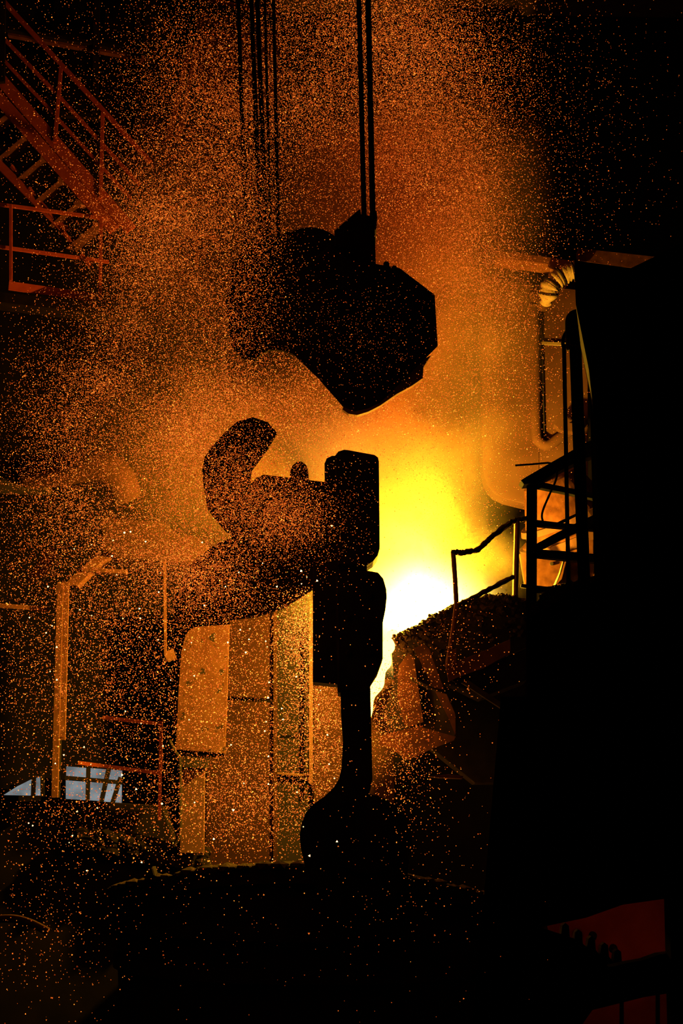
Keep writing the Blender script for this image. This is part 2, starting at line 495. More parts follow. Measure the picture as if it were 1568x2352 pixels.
# deflector plates hanging under the lip
def plate(label, outline, Y, d, mat='scorched'):
    """steel plate turned toward the falling stream: the far end from the lip comes forward"""
    bm = bmesh.new()
    add_poly(bm, [at(x, y, Y - (x - 900) * 0.0065) for x, y in outline], Vector((0.3 * d, d, 0)))
    return tag(finish('deflector_plate', bm, mat), label, 'steel plate', 'deflector plates under the furnace lip')
plate('narrow scorched steel plate hanging under the pouring lip', [(915, 1530), (938, 1500), (950, 1510), (972, 1658), (930, 1672), (912, 1600)], YF - 0.30, 0.05)
plate('long slanted scorched plate beside the walkway kick plate', [(950, 1490), (972, 1478), (985, 1490), (1010, 1560), (1045, 1640), (1046, 1690), (1030, 1650), (985, 1560)], YF - 0.35, 0.05)
plate('broad dim lower plate beneath the other deflector plates', [(872, 1690), (960, 1668), (1046, 1692), (1042, 1700), (990, 1720), (935, 1746), (905, 1725), (870, 1710)], YF - 0.45, 0.05)
plate('wide flat plate closing the gap under the pouring lip', [(905, 1565), (960, 1490), (1040, 1640), (1044, 1690), (900, 1700), (880, 1640)], YF - 0.12, 0.04, 'black')
tag(tube('lever_bar', [at(945, 1560, YF - 0.75), at(985, 1580, YF - 1.0), at(1025, 1590, YF - 1.25)], 0.03, 'black', None, 8), 'bent black bar lying across the slanted plate', 'bar')
tag(prism('steel_offcut', [(985, 1783), (1030, 1778), (1064, 1782), (1062, 1788), (1010, 1786)], 20.5, 0.25, 'rust', None, 0.004), 'thin flat steel offcut in the dark under the furnace', 'offcut')

# ------------------------------------------------------------------ walkway and railing at the furnace
YW = 22.3
t = thing('walkway_railing', 'slag-crusted handrail and kick plate along the furnace walkway', 'railing', at(1100, 1545, YW))
tube('top_rail', [at(1036, 1268, YW), at(1060, 1270, YW), at(1095, 1264, YW + 0.2), at(1130, 1232, YW + 0.5), at(1172, 1200, YW + 0.9), at(1185, 1194, YW + 1.0), at(1215, 1190, YW + 1.2)], 0.048, 'slag', t, 9, 0.28, 10)
tube('mid_rail', [at(1048, 1394, YW), at(1110, 1360, YW + 0.4), at(1178, 1325, YW + 0.9)], 0.045, 'slag', t, 9, 0.18, 10)
tube('post', [at(1040, 1266, YW), at(1044, 1320, YW), at(1048, 1390, YW), at(1040, 1450, YW), at(1032, 1500, YW), at(1026, 1532, YW)], 0.042, 'rust', t, 8, 0.06, 3)
tube('post', [at(1187, 1192, YW + 1.0), at(1184, 1320, YW + 1.0), at(1180, 1485, YW + 1.0)], 0.055, 'rust', t, 8, 0.04, 4)
prism('kick_plate', [(1024, 1532), (1030, 1526), (1100, 1500), (1172, 1468), (1172, 1500), (1110, 1535), (1070, 1548), (1030, 1565)], YW - 0.1, 0.06, 'rust', t, 0.005)
prism('base_bracket', [(1028, 1500), (1048, 1488), (1048, 1524), (1026, 1532)], YW - 0.15, 0.2, 'rust', t, 0.005)
tube('stay', [at(1196, 1345, YW + 1.0), at(1215, 1348, YW + 1.0), at(1290, 1356, YW + 0.8)], 0.04, 'black', t, 8)
tag(prism('walkway_deck', [(1030, 1560), (1080, 1545), (1172, 1502), (1215, 1485), (1215, 1560), (1110, 1600)], YW, 1.0, 'black', None, 0.01), 'dark steel deck of the walkway beneath its kick plate', 'walkway')
tag(prism('brace_strut', [(1060, 1568), (1075, 1562), (1190, 1640), (1182, 1648)], YW - 0.2, 0.1, 'steel', None, 0.005), 'thin diagonal strut under the walkway deck', 'strut')

# ------------------------------------------------------------------ access frame in front of the furnace
YA = 17.6
m1 = pxm(YA)
t = thing('access_frame', 'black steel access frame of posts and sloping beams against the fire', 'steel frame', at(1260, 1400, YA))
prism('post', [(1209, 1098), (1232, 1098), (1230, 1600), (1207, 1600)], YA, 0.16, 'black', t, 0.0, 0.2)
prism('sloping_beam', [(1196, 1103), (1210, 1094), (1300, 1042), (1345, 1016), (1380, 1002), (1380, 1040), (1345, 1052), (1300, 1073), (1238, 1108), (1203, 1112)], YA - 0.1, 0.25, 'black', t, 0.004)
prism('cross_beam', [(1225, 1103), (1300, 1119), (1385, 1136), (1385, 1150), (1300, 1132), (1225, 1117)], YA, 0.12, 'black', t, 0.003)
prism('cross_beam', [(1225, 1193), (1300, 1202), (1370, 1207), (1370, 1218), (1300, 1213), (1225, 1206)], YA, 0.12, 'black', t, 0.003)
prism('diagonal_brace', [(1225, 1252), (1300, 1212), (1385, 1172), (1385, 1194), (1300, 1232), (1225, 1270)], YA - 0.05, 0.14, 'black', t, 0.003)
prism('cross_beam', [(1225, 1261), (1300, 1266), (1385, 1274), (1385, 1293), (1300, 1286), (1225, 1278)], YA, 0.12, 'black', t, 0.003)
prism('cross_beam', [(1225, 1345), (1262, 1350), (1262, 1360), (1225, 1358)], YA, 0.12, 'black', t, 0.003)
prism('thin_rail', [(1270, 1204), (1325, 1178), (1325, 1183), (1285, 1205)], YA, 0.05, 'black', t, 0.0)
prism('upright', [(1290, 790), (1299, 790), (1310, 1380), (1301, 1380)], YA - 0.3, 0.06, 'black', t, 0.0, 0.24)
prism('column', [(1305, 745), (1332, 745), (1356, 1390), (1329, 1390)], YA - 0.4, 0.16, 'black', t, 0.0, 0.24)
prism('column', [(1350, 745), (1376, 745), (1390, 1390), (1366, 1390)], YA - 0.6, 0.16, 'black', t, 0.0, 0.25)
tube('bent_conduit', spline([at(1294, 800, YA - 0.3), at(1292, 785, YA - 0.3), at(1297, 768, YA - 0.3), at(1312, 748, YA - 0.35)], 5), 0.026, 'black', t, 8)
tube('pipe_hoop', spline([at(1312, 800, YA - 0.4), at(1309, 752, YA - 0.4), at(1312, 730, YA - 0.4), at(1325, 722, YA - 0.4), at(1345, 730, YA - 0.45), at(1352, 748, YA - 0.5)], 6), 0.075, 'black', t, 10)
prism('top_bracket', [(1318, 716), (1390, 716), (1390, 798), (1335, 796), (1308, 790), (1306, 760), (1312, 740)], YA - 0.5, 0.25, 'black', t, 0.005)
tag(tube('steel_rod', [at(1183, 1069, YA - 0.2), at(1225, 1066, YA - 0.2), at(1258, 1063, YA - 0.15), at(1275, 1066, YA - 0.15)], 0.014, 'black', None, 8), 'thin black rod sticking out over the sloping beam', 'rod')
tag(tube('hanging_hose', spline([at(1274, 1068, YA - 0.15), at(1279, 1085, YA - 0.15), at(1275, 1106, YA - 0.14), at(1262, 1135, YA - 0.12), at(1249, 1165, YA - 0.1), at(1244, 1184, YA - 0.1), at(1247, 1200, YA - 0.05)], 6), 0.015, 'black', None, 8), 'thin black hose hanging in a curve from the sloping beam', 'hose')
bm = bmesh.new()
add_poly(bm, [at(x, y, YA - 0.2) for x, y in ((1216, 1394), (1234, 1380), (1256, 1362), (1270, 1352), (1290, 1348), (1312, 1338), (1345, 1326), (1390, 1318), (1390, 1700), (1216, 1700))], Vector((0.12, 0.6, 0)))
for k in range(160):
    x = random.uniform(1240, 1312)
    y = np.interp(x, [1240, 1256, 1270, 1290, 1312], [1372, 1360, 1350, 1348, 1338]) + random.uniform(-3, 5)
    s = random.uniform(0.01, 0.035)
    bmesh.ops.create_icosphere(bm, subdivisions=1, radius=s, matrix=Matrix.Translation(at(x, y, YA + random.uniform(-0.2, 0.6))))
tag(finish('spill_heap', bm, 'slag'), 'dark heap of spilled slag at the foot of the access frame', 'slag heap', kind=None)

# ------------------------------------------------------------------ dark cabin at the side
YC = 15.2
t = thing('control_cabin', 'tall unlit control cabin of black sheet steel with a sloped roof', 'cabin', at(1450, 2060, YC))
prism('wall', [(1318, 598), (1452, 616), (1600, 616), (1700, 616), (1700, 2040), (1430, 2078), (1345, 2108), (1240, 2130), (1212, 1700), (1214, 1420), (1345, 1345), (1380, 1325), (1368, 1000), (1352, 850), (1322, 700)], YC, 1.5, 'black', t, 0.0, 0.225)
prism('roof', [(1448, 616), (1580, 552), (1720, 490), (1720, 640), (1452, 640)], YC - 0.4, 1.9, 'black', t, 0.0, 0.27)
prism('base_wall', [(1150, 1600), (1215, 1600), (1245, 2130), (1300, 2352), (1300, 2420), (1080, 2420)], YC + 0.4, 1.0, 'black', t, 0.0, 0.20)
prism('jamb', [(1536, 2030), (1700, 2030), (1700, 2420), (1546, 2420)], YC, 0.25, 'black', t, 0.0)
prism('sill_beam', [(1240, 2130), (1330, 2160), (1398, 2222), (1440, 2212), (1480, 2205), (1515, 2192), (1545, 2188), (1545, 2280), (1480, 2290), (1360, 2320), (1290, 2420), (1240, 2420)], YC + 0.2, 0.25, 'black', t, 0.0)
for px in (1427, 1510):
    bar('bar_post', at(px, 2270, YC + 0.4), at(px, 2420, YC + 0.4), 0.04, 0.04, 'black', t)
prism('inner_wall', [(1200, 1990), (1640, 1990), (1640, 2460), (1200, 2460)], YC + 3.2, 0.2, 'redpaint', t, 0.0)
YG = YC + 1.6
g = []
for i in range(5):
    x, y = 1288 + 30 * i, 2150 + 15 * i
    g += [(x, y), (x + 3, y - 24), (x + 10, y - 30), (x + 18, y - 24), (x + 20, y + 2)]
prism('gear_rack', g + [(1440, 2240), (1440, 2300), (1270, 2300), (1270, 2160)], YG, 0.15, 'black', t, 0.0)
for px, py in ((1360, 2152), (1407, 2181)):  # black discs put in for the dark of two holes
    lathe('bolt', [(0.055, 0), (0.055, 0.05), (0.03, 0.08)], at(px, py, YC + 2.9), 'black', t, Vector((0, -1, 0.6)), 12)
lamp('cabin_red_glow', at(1500, 2165, YC + 1.7), 3.6, (1.0, 0.17, 0.03), 0.1)  # added light for the red glow in the opening; its source is unseen

# ------------------------------------------------------------------ hood, pipes and vessel behind the furnace
YD = 28.0
t = thing('exhaust_hood', 'large dusty steel exhaust hood with a rounded lower corner', 'exhaust hood', at(1220, 1150, YD))
for a, b in ((1105, 1238), (1238.6, 1350)):
    ys = lambda x: 640 + (x - 1105) * 0.115
    if a == 1105:
        o = [(a, ys(a)), (b, ys(b)), (b, 1165), (1160, 1146), (1135, 1134), (1118, 1112), (1108, 1080)]
    else:
        o = [(a, ys(a)), (b, ys(b)), (b, 784), (a, 784)]
    prism('panel', o, YD, 0.5, 'panel', t, 0.01)
prism('panel', [(1238.6, 792), (1350, 798), (1350, 1190), (1238.6, 1166)], YD, 0.5, 'panel', t, 0.01)
prism('flange_strip', [(1232, 784), (1350, 789), (1350, 795), (1232, 790)], YD - 0.06, 0.3, 'pale', t, 0.0)
tube('sensor_line', [at(1243, 700, YD - 0.04), at(1246, 860, YD - 0.04), at(1249, 1000, YD - 0.04)], 0.022, 'black', t, 6)
tag(prism('roof_girder', [(1140, 575), (1230, 586), (1325, 600), (1325, 618), (1230, 603), (1140, 592)], YD - 0.6, 0.5, 'rust', None, 0.01), 'dusty brown girder running above the exhaust hood', 'girder')
tag(prism('eaves_girder', [(1328, 570), (1420, 580), (1600, 600), (1600, 630), (1420, 612), (1330, 598)], 27.3, 0.3, 'scorched', None, 0.005), 'dim brown girder disappearing behind the roof of the dark cabin', 'girder')
tag(prism('dark_recess_sheet', [(1150, 592), (1330, 618), (1330, 668), (1245, 656), (1120, 634)], YD + 0.4, 0.3, 'black', None, 0.01), 'black sheet for the dark baffle between girder and hood', 'recess')  # black sheet put in where the recess under the girder lies dark
tag(prism('shade_block', [(1008, 540), (1104, 552), (1104, 765), (1070, 775), (1010, 765)], YD + 1.0, 0.8, 'black', None, 0.05), 'black block added for the dark shaded zone beside the exhaust hood', 'duct')  # black block added to give the shaded zone beside the hood
tag(prism('support_column', [(1066, 805), (1110, 805), (1112, 1090), (1122, 1130), (1122, 1230), (1068, 1230)], YD + 1.2, 0.8, 'black', None, 0.03), 'dark support column beneath the black shade block', 'column')
t = thing('cooling_pipe', 'rusty cooling pipe running down the hood and bending under it', 'pipe', at(1240, 1030, YD - 0.5))
pr = tube('pipe_run', spline([at(1226, 690, YD - 0.07), at(1229, 850, YD - 0.07), at(1231, 990, YD - 0.07), at(1240, 1016, YD - 0.07), at(1260, 1022, YD - 0.08), at(1290, 1002, YD - 0.1), at(1345, 968, YD - 0.12)], 6), 0.12, 'panel', t, 14)
tube('elbow', spline([at(1226, 700, YD - 0.07), at(1227, 684, YD - 0.07), at(1236, 680, YD - 0.25), at(1246, 690, YD - 0.4), at(1250, 704, YD - 0.5)], 5), 0.15, 'panel', t, 14)
tube('collar', [at(1227, 703, YD - 0.07), at(1227, 709, YD - 0.07)], 0.17, 'panel', pr, 14)
prism('bracket', [(1273, 974), (1282, 968), (1300, 970), (1330, 974), (1330, 992), (1296, 990), (1284, 986)], YD - 0.5, 0.2, 'panel', t, 0.0)
hs = spline([at(1252, 700, YD - 0.6), at(1257, 680, YD - 0.8), at(1262, 660, YD - 0.9), at(1280, 640, YD - 0.95), at(1305, 626, YD - 1.0), at(1335, 618, YD - 1.05)], 6)
t = thing('lagged_hose', 'pale wrapped flexible hose curving above the hood panels', 'hose', at(1265, 690, YD - 0.9))
wr = tube('wrapping', hs, [(0.11 if k < 5 else 0.20) + 0.035 * ((k * 7) % 5 - 2) / 2 for k in range(len(hs))], 'lag', t, 14)
for k in (8, 14, 20, 26):
    d = (hs[min(k + 1, len(hs) - 1)] - hs[k - 1]).normalized() * 0.02
    tube('strap', [hs[k] - d, hs[k] + d], 0.235, 'black', wr, 14)

YV = 25.8
vc = at(1330, 1250, YV + 1.0)
ax = Vector((-0.42, -0.30, 0.86))
t = thing('refractory_vessel', 'pale fire-lit tilted refractory vessel behind the access frame', 'vessel', at(1330, 1340, YV + 1.0))
lathe('shell', [(0.55, 1.55), (0.62, 1.5), (0.98, 0.55), (1.0, 0.45), (1.12, 0.40), (1.15, 0.18), (1.02, 0.12), (1.02, -0.65), (0.85, -0.95), (0.3, -1.0)], vc, 'scorched', t, ax, 48)
lathe('flange_ring', [(1.0, 0.16), (1.2, 0.16), (1.2, 0.36), (1.0, 0.36)], vc, 'panel', t, ax, 48)  # rings in a lighter material put shading differences on the vessel
lathe('upper_ring', [(0.9, 0.60), (1.06, 0.60), (1.02, 0.72), (0.86, 0.72)], vc, 'panel', t, ax, 48)
lathe('lower_band', [(1.0, -0.45), (1.1, -0.45), (1.1, -0.20), (1.0, -0.20)], vc, 'panel', t, ax, 48)
t = thing('vessel_stand', 'fire-lit bracket stand with a round hole under the pale vessel', 'stand', at(1280, 1345, YV - 0.4))
cp = prism('cheek_plate', [(1232, 1278), (1252, 1282), (1300, 1290), (1290, 1330), (1276, 1345), (1232, 1350)], YV - 0.4, 0.1, 'scorched', t, 0.004)
prism('gusset', [(1193, 1272), (1212, 1268), (1218, 1345), (1205, 1345)], YV - 0.3, 0.1, 'scorched', t, 0.004)
prism('side_sheet', [(1300, 1290), (1350, 1240), (1362, 1240), (1362, 1340), (1276, 1340)], YV - 0.2, 0.1, 'scorched', t, 0.004)
lathe('hole_disc', [(0.035, 0.0), (0.035, 0.03)], at(1266, 1295, YV - 0.41), 'black', cp, Vector((0, -1, 0)), 20)  # solid black disc put in for the dark of the hole
tube('edge_rod', [at(1294, 1288, YV - 0.5), at(1285, 1318, YV - 0.5), at(1273, 1345, YV - 0.5)], 0.022, 'pale', t, 8)

# ------------------------------------------------------------------ staircase and gantry
YS = 28.3
ms = pxm(YS)
def seg(name, x0, y0, x1, y1, Y, wpx, mat, parent, d=None, Y1=None):
    a, b = at(x0, y0, Y), at(x1, y1, Y if Y1 is None else Y1)
    return bar(name, a, b, d or 0.1, wpx * pxm(Y), mat, parent)
t = thing('steel_staircase', 'steep red-painted steel staircase with pipe handrails on the gantry', 'staircase', at(255, 500, YS))
seg('stringer', -60, 112, 300, 528, YS, 30, 'redpaint', t, 0.10)
seg('stringer', -60, 160, 262, 528, YS + 0.7, 30, 'redpaint', t, 0.10)
seg('stringer', -120, 260, 150, 530, YS + 1.7, 20, 'redpaint', t, 0.10)
for i in range(-1, 6):
    a = at(26 + 40 * i, 262 + 51 * i, YS + 0.75)
    b = level(-36 + 40 * i, 314 + 51 * i, a)
    td = bar('tread', a, b, 0.30, 0.13, 'rust', t)
    if i >= 0:
        c = at(-14 + 40 * i, 330 + 51 * i, YS + 1.6)
        bar('riser', c, c + Vector((0.22, 0.1, -0.25)), 0.14, 0.05, 'redpaint', td)
seg('handrail', 0, -6, 142, 150, YS - 0.1, 11, 'redpaint', t, 0.08)
seg('handrail', 142, 150, 345, 372, YS - 0.1, 11, 'redpaint', t, 0.08)
seg('mid_rail', -20, 58, 128, 214, YS - 0.05, 9, 'redpaint', t, 0.06)
seg('mid_rail', 136, 222, 320, 424, YS - 0.05, 9, 'redpaint', t, 0.06)
seg('lower_rail', -20, 108, 126, 264, YS, 8, 'redpaint', t, 0.06)
seg('lower_rail', 130, 270, 300, 456, YS, 8, 'redpaint', t, 0.06)
seg('stair_post', 141, 146, 126, 328, YS - 0.1, 6, 'redpaint', t, 0.08)
seg('stair_post', 236, 258, 231, 456, YS - 0.1, 6, 'redpaint', t, 0.08)

YP = 27.2
t = thing('platform_railing', 'rust-brown pipe railing with toe board on the gantry platform', 'railing', at(30, 670, YP))
a = at(-30, 466, YP); bar('top_rail', a, level(250, 503, a), 0.06, 8 * pxm(YP), 'redpaint', t)
a = at(-30, 563, YP); bar('mid_rail', a, level(250, 602, a), 0.06, 8 * pxm(YP), 'redpaint', t)
a = at(20, 656, YP); bar('toe_board', a, level(215, 684, a), 0.04, 22 * pxm(YP), 'redpaint', t)
seg('post', 25, 470, 25, 645, YP, 8, 'redpaint', t, 0.06)
seg('post', 232, 500, 230, 690, YP + 0.4, 8, 'redpaint', t, 0.06)
tag(prism('gantry_platform', [(-40, 664), (215, 696), (330, 712), (330, 735), (215, 720), (-40, 690)], YP + 0.1, 0.5, 'black', None, 0.01), 'dark steel platform under the gantry railing', 'platform')
t = thing('landing_rail', 'short bent rail end standing on the dark landing', 'railing', at(450, 610, YP + 0.8))
seg('rail', 425, 534, 502, 549, YP + 0.8, 8, 'rust', t, 0.06)
seg('post', 451, 540, 453, 610, YP + 0.8, 8, 'rust', t, 0.06)

t = thing('gantry_shadow_gaps', 'black bars put in for shadow gaps in the wall behind the staircase', 'steel frame', at(222, 300, YS + 1.6))
seg('post', 223, -40, 219, 260, YS + 1.4, 8, 'black', t, 0.15)  # black bars stand for shadow gaps between the wall panels, crossbar too
seg('post', 318, -40, 315, 330, YS + 1.4, 8, 'black', t, 0.15)
seg('post', 6, -40, 4, 190, YS - 0.6, 9, 'black', t, 0.15)
seg('crossbar', -10, 62, 330, 122, YS + 1.45, 10, 'black', t, 0.15)
seg('crossbar', 20, 80, 330, 136, YS + 1.6, 9, 'rust', t, 0.15)  # rust bar put in for the lit lower face of the crossbar
seg('lower_crossbar', 130, 262, 240, 270, YS + 1.5, 12, 'black', t, 0.15)
t = thing('gantry_cladding', 'dim dusty cladding sheets behind the gantry frame', 'cladding', at(180, 320, YS + 2.6))
for x0, x1 in ((-60, 100), (104, 222), (226, 318)):
    pbox('sheet', x0, -60, x1, 330, YS + 2.6, 0.06, 'wall', t, 0.005)

t = thing('crane_girder', 'dusty box girder with a dark flange beside the hoist ropes', 'girder', at(520, 240, YS + 1.0))
wp = prism('web_plate', [(452, -40), (640, -40), (640, 210), (572, 240), (540, 262), (500, 250), (448, 200)], YS + 1.2, 0.3, 'panel', t, 0.01)
prism('flange', [(455, 6), (500, 12), (640, 44), (640, 66), (560, 44), (455, 26)], YS + 0.9, 0.3, 'black', t, 0.005)
prism('upper_flange', [(455, -6), (500, -2), (640, 26), (640, 42), (500, 10), (455, 4)], YS + 0.95, 0.25, 'rust', t, 0.005)
seg('weld_seam', 470, 62, 640, 80, YS + 1.19, 3, 'black', wp, 0.02)
seg('corner_brace', 520, 268, 585, 224, YS + 0.9, 12, 'rust', t, 0.1)
t = thing('knee_brace', 'pair of slanted braces below the box girder', 'brace', at(395, 290, YS + 0.6))
seg('strut', 438, 96, 388, 320, YS + 0.6, 11, 'rust', t, 0.1)
seg('strut', 452, 100, 410, 320, YS + 0.8, 9, 'rust', t, 0.1)
tag(pbox('dark_column', 336, -60, 440, 520, YS + 2.3, 0.5, 'black'), 'broad black column behind the slanted braces', 'column')

# ------------------------------------------------------------------ ducts beside the crane
YX = 26.6
t = thing('fume_duct', 'round dusty fume duct with a rusty end box beyond the crane', 'duct', at(190, 1130, YX))
tube('bend', spline([at(60, 1085, YX + 0.3), at(140, 1078, YX), at(215, 1068, YX - 0.2), at(268, 1095, YX - 0.1), at(285, 1140, YX + 0.2)], 6), 0.36, 'panel', t, 20)
pbox('end_box', -30, 1052, 100, 1120, YX + 0.2, 0.8, 'steel', t)
pbox('slot', 4, 1078, 14, 1102, YX + 0.17, 0.05, 'black', t, 0)
t = thing('box_duct', 'dusty square duct with a sloped end resting on a bracket arm', 'duct', at(330, 1290, YX))
prism('casing', [(228, 1186), (368, 1196), (384, 1206), (400, 1222), (452, 1232), (480, 1258), (455, 1296), (370, 1288), (262, 1278), (236, 1264)], YX, 0.9, 'panel', t, 0.03)
prism('bracket_arm', [(146, 1342), (190, 1300), (232, 1268), (262, 1276), (232, 1292), (178, 1346)], YX + 0.2, 0.3, 'rust', t, 0.01)
prism('shelf_bar', [(190, 1302), (290, 1308), (290, 1318), (190, 1312)], YX + 0.1, 0.2, 'rust', t, 0.005)
seg('drop_pipe', 378, 1290, 380, 1505, YX, 7, 'rust', t, 0.05)
prism('pipe_foot', [(374, 1500), (396, 1490), (404, 1510), (386, 1520)], YX, 0.1, 'rust', t, 0.0)
tag(prism('trunking', [(60, 1330), (100, 1270), (120, 1255), (125, 1270), (100, 1320)], YX + 0.6, 0.3, 'rust', None, 0.01), 'dim slanted trunking piece beside the bracket arm', 'trunking')

# column with a slit, rails and daylight windows
t = thing('slotted_column', 'rust-brown twin-channel column with a dark slit', 'column', at(140, 1832, 26.4))
ch = seg('channel', 139, 1338, 126, 1832, 26.4, 9, 'rust', t, 0.12)
seg('channel', 152, 1338, 143, 1700, 26.45, 9, 'rust', t, 0.12)
seg('web', 146, 1338, 134, 1832, 26.6, 12, 'black', t, 0.05)
for y in (1400, 1500, 1600, 1690):
    seg('batten', 137 - (y - 1338) * 0.025, y, 155 - (y - 1338) * 0.025, y + 1, 26.42, 5, 'rust', ch, 0.05)
a = at(-30, 1389, 26.4)
tag(bar('guard_rail', a, at(110, 1400, 26.6), 0.08, 10 * pxm(26.5), 'rust'), 'single guard rail reaching toward the slotted column', 'rail')
t = thing('lower_railing', 'rust-brown railing above the daylight windows', 'railing', at(368, 1880, 26.5))
seg('top_rail', 236, 1648, 372, 1663, 26.5, 8, 'redpaint', t, 0.06)
seg('mid_rail', 180, 1752, 368, 1776, 26.5, 8, 'redpaint', t, 0.06)
seg('post', 370, 1656, 366, 1885, 26.5, 8, 'redpaint', t, 0.06)
YN = 33.2
def window(name, quads, frames):
    w = bpy.data.objects.new(name, None); col.objects.link(w)
    base = at(quads[0][0][0], 1845, YN); w.location = base; ORIGIN[w] = base; w['kind'] = 'structure'
    for q in quads:
        prism('pane', q, YN, 0.05, 'daylight', w, 0.0)
    for x0, y0, x1, y1, wd in frames:
        seg('glazing_bar', x0, y0, x1, y1, YN - 0.08, wd, 'black', w, 0.1)
    return w
window('window_1', [[(152, 1760), (202, 1764), (202, 1786), (152, 1782)], [(206, 1764), (246, 1767), (243, 1792), (206, 1788)], [(250, 1767), (280, 1770), (279, 1796), (248, 1793)],
                    [(151, 1792), (201, 1796), (201, 1838), (151, 1835)], [(204, 1796), (240, 1799), (234, 1840), (204, 1838)], [(240, 1799), (279, 1802), (279, 1844), (236, 1841)]],
       [(150, 1786, 282, 1797, 8), (203, 1762, 201, 1840, 5), (250, 1764, 232, 1845, 10), (277, 1785, 258, 1845, 8)])
window('window_2', [[(8, 1826), (40, 1806), (72, 1790), (98, 1782), (99, 1827), (60, 1827)]], [(78, 1780, 76, 1830, 7), (97, 1770, 98, 1830, 3)])

# ------------------------------------------------------------------ shield plates and wall panels beyond the hook
YQ = 26.0
tag(prism('shield_plate', [(424, 1462), (432, 1448), (446, 1440), (527, 1434), (522, 1600), (517, 1731), (403, 1722), (408, 1600), (415, 1500)], YQ, 0.04, 'pocked', None, 0.01), 'bright fire-lit shield plate pitted with dark pock marks', 'steel plate')
tag(prism('lower_shield_plate', [(418, 1765), (470, 1768), (468, 1960), (412, 1960)], YQ + 0.2, 0.15, 'panel', None, 0.01), 'dim narrow plate hanging below the pock-marked shield', 'steel plate')
tag(prism('cable_box', [(405, 1728), (482, 1734), (472, 1766), (412, 1762)], YQ + 0.05, 0.3, 'black', None, 0.01), 'dark cable box under the pock-marked shield plate', 'box')
tag(tube('drain_pipe', spline([at(388, 1700, YQ - 0.3), at(402, 1728, YQ - 0.3), at(412, 1750, YQ - 0.3), at(413, 1840, YQ - 0.3), at(412, 1915, YQ - 0.3), at(396, 1945, YQ - 0.3)], 5), 0.04, 'black', None, 8), 'black drain pipe beside the narrow lower plate', 'pipe')
t = thing('cladding_wall', 'tall dusty steel cladding panels lit orange beyond the hook', 'cladding', at(600, 1990, 27.2))
for o, Y in (([(528, 1380), (630, 1380), (630, 1606), (520, 1600)], 27.2), ([(519, 1608), (630, 1614), (630, 2010), (470, 2010), (474, 1740), (516, 1736)], 27.2),
             ([(634, 1380), (716, 1380), (716, 1690), (634, 1690)], 28.2), ([(634, 1696), (716, 1696), (716, 2010), (634, 2010)], 28.2),
             ([(720, 1380), (800, 1380), (800, 2010), (720, 2010)], 28.0), ([(804, 1560), (905, 1560), (905, 2010), (804, 2010)], 28.0)):
    prism('panel', o, Y, 0.12, 'wall' if Y == 28.2 else 'clad', t, 0.008)  # deeper panels take a darker material, shade put into the colour
seg('edge_strip', 714, 1380, 714, 1800, 27.9, 6, 'panel', t, 0.08)
seg('edge_strip', 632, 1380, 632, 2000, 27.15, 4, 'clad', t, 0.08)
seg('ledge', 636, 1776, 716, 1782, 28.1, 5, 'panel', t, 0.12)

# casting bay ledge under the windows
tag(prism('bay_ledge', [(-40, 1846), (150, 1836), (372, 1850), (405, 1950), (440, 1975), (440, 2360), (-40, 2360)], 26.95, 0.9, 'concrete', None, 0.02), 'dim sooty concrete ledge below the daylight windows', 'ledge')
bm = bmesh.new()
for k in range(500):
    x = random.uniform(180, 470); y = np.interp(x, [180, 372, 420, 640], [1930, 1960, 1968, 1990]) + random.uniform(-25, 20)
    s = random.uniform(0.04, 0.16)
    bmesh.ops.create_icosphere(bm, subdivisions=1, radius=1, matrix=Matrix.Translation(at(x, y, 26.8 + random.uniform(-0.3, 0.1))) @ Matrix.Rotation(random.random() * 3, 4, 'X') @ Matrix.Diagonal((s * 1.3, s, s * 0.7, 1)))
tag(finish('rubble', bm, 'concrete'), 'loose dark rubble and spilled slag along the concrete ledge', 'rubble', kind='stuff')
tag(tube('lit_edge_tube', spline([at(-20, 2112, 17), at(30, 2110, 17), at(70, 2120, 17), at(110, 2140, 17)], 5), 0.05, 'rust', None, 8), 'rust-brown tube put in for a lit edge below the ledge', 'hose')  # tube added to draw a lit edge

# ------------------------------------------------------------------ sparks: nobody could count them
def fbm(p):
    """cheap smooth 3-D noise from summed sines, about -1..1"""
    out = np.zeros(len(p))
    r = np.random.default_rng(3)
    amp, fr = 1.0, 0.7
    for o in range(4):
        for k in range(3):
            d = r.normal(size=3); d /= np.linalg.norm(d)
            d2 = r.normal(size=3)
            out += amp * np.sin(p @ d * fr * 2.2 + 1.3 * np.sin(p @ d2 * fr + r.uniform(0, 6)) + r.uniform(0, 6)) / 3
        amp *= 0.62; fr *= 1.9
    return out / 1.25

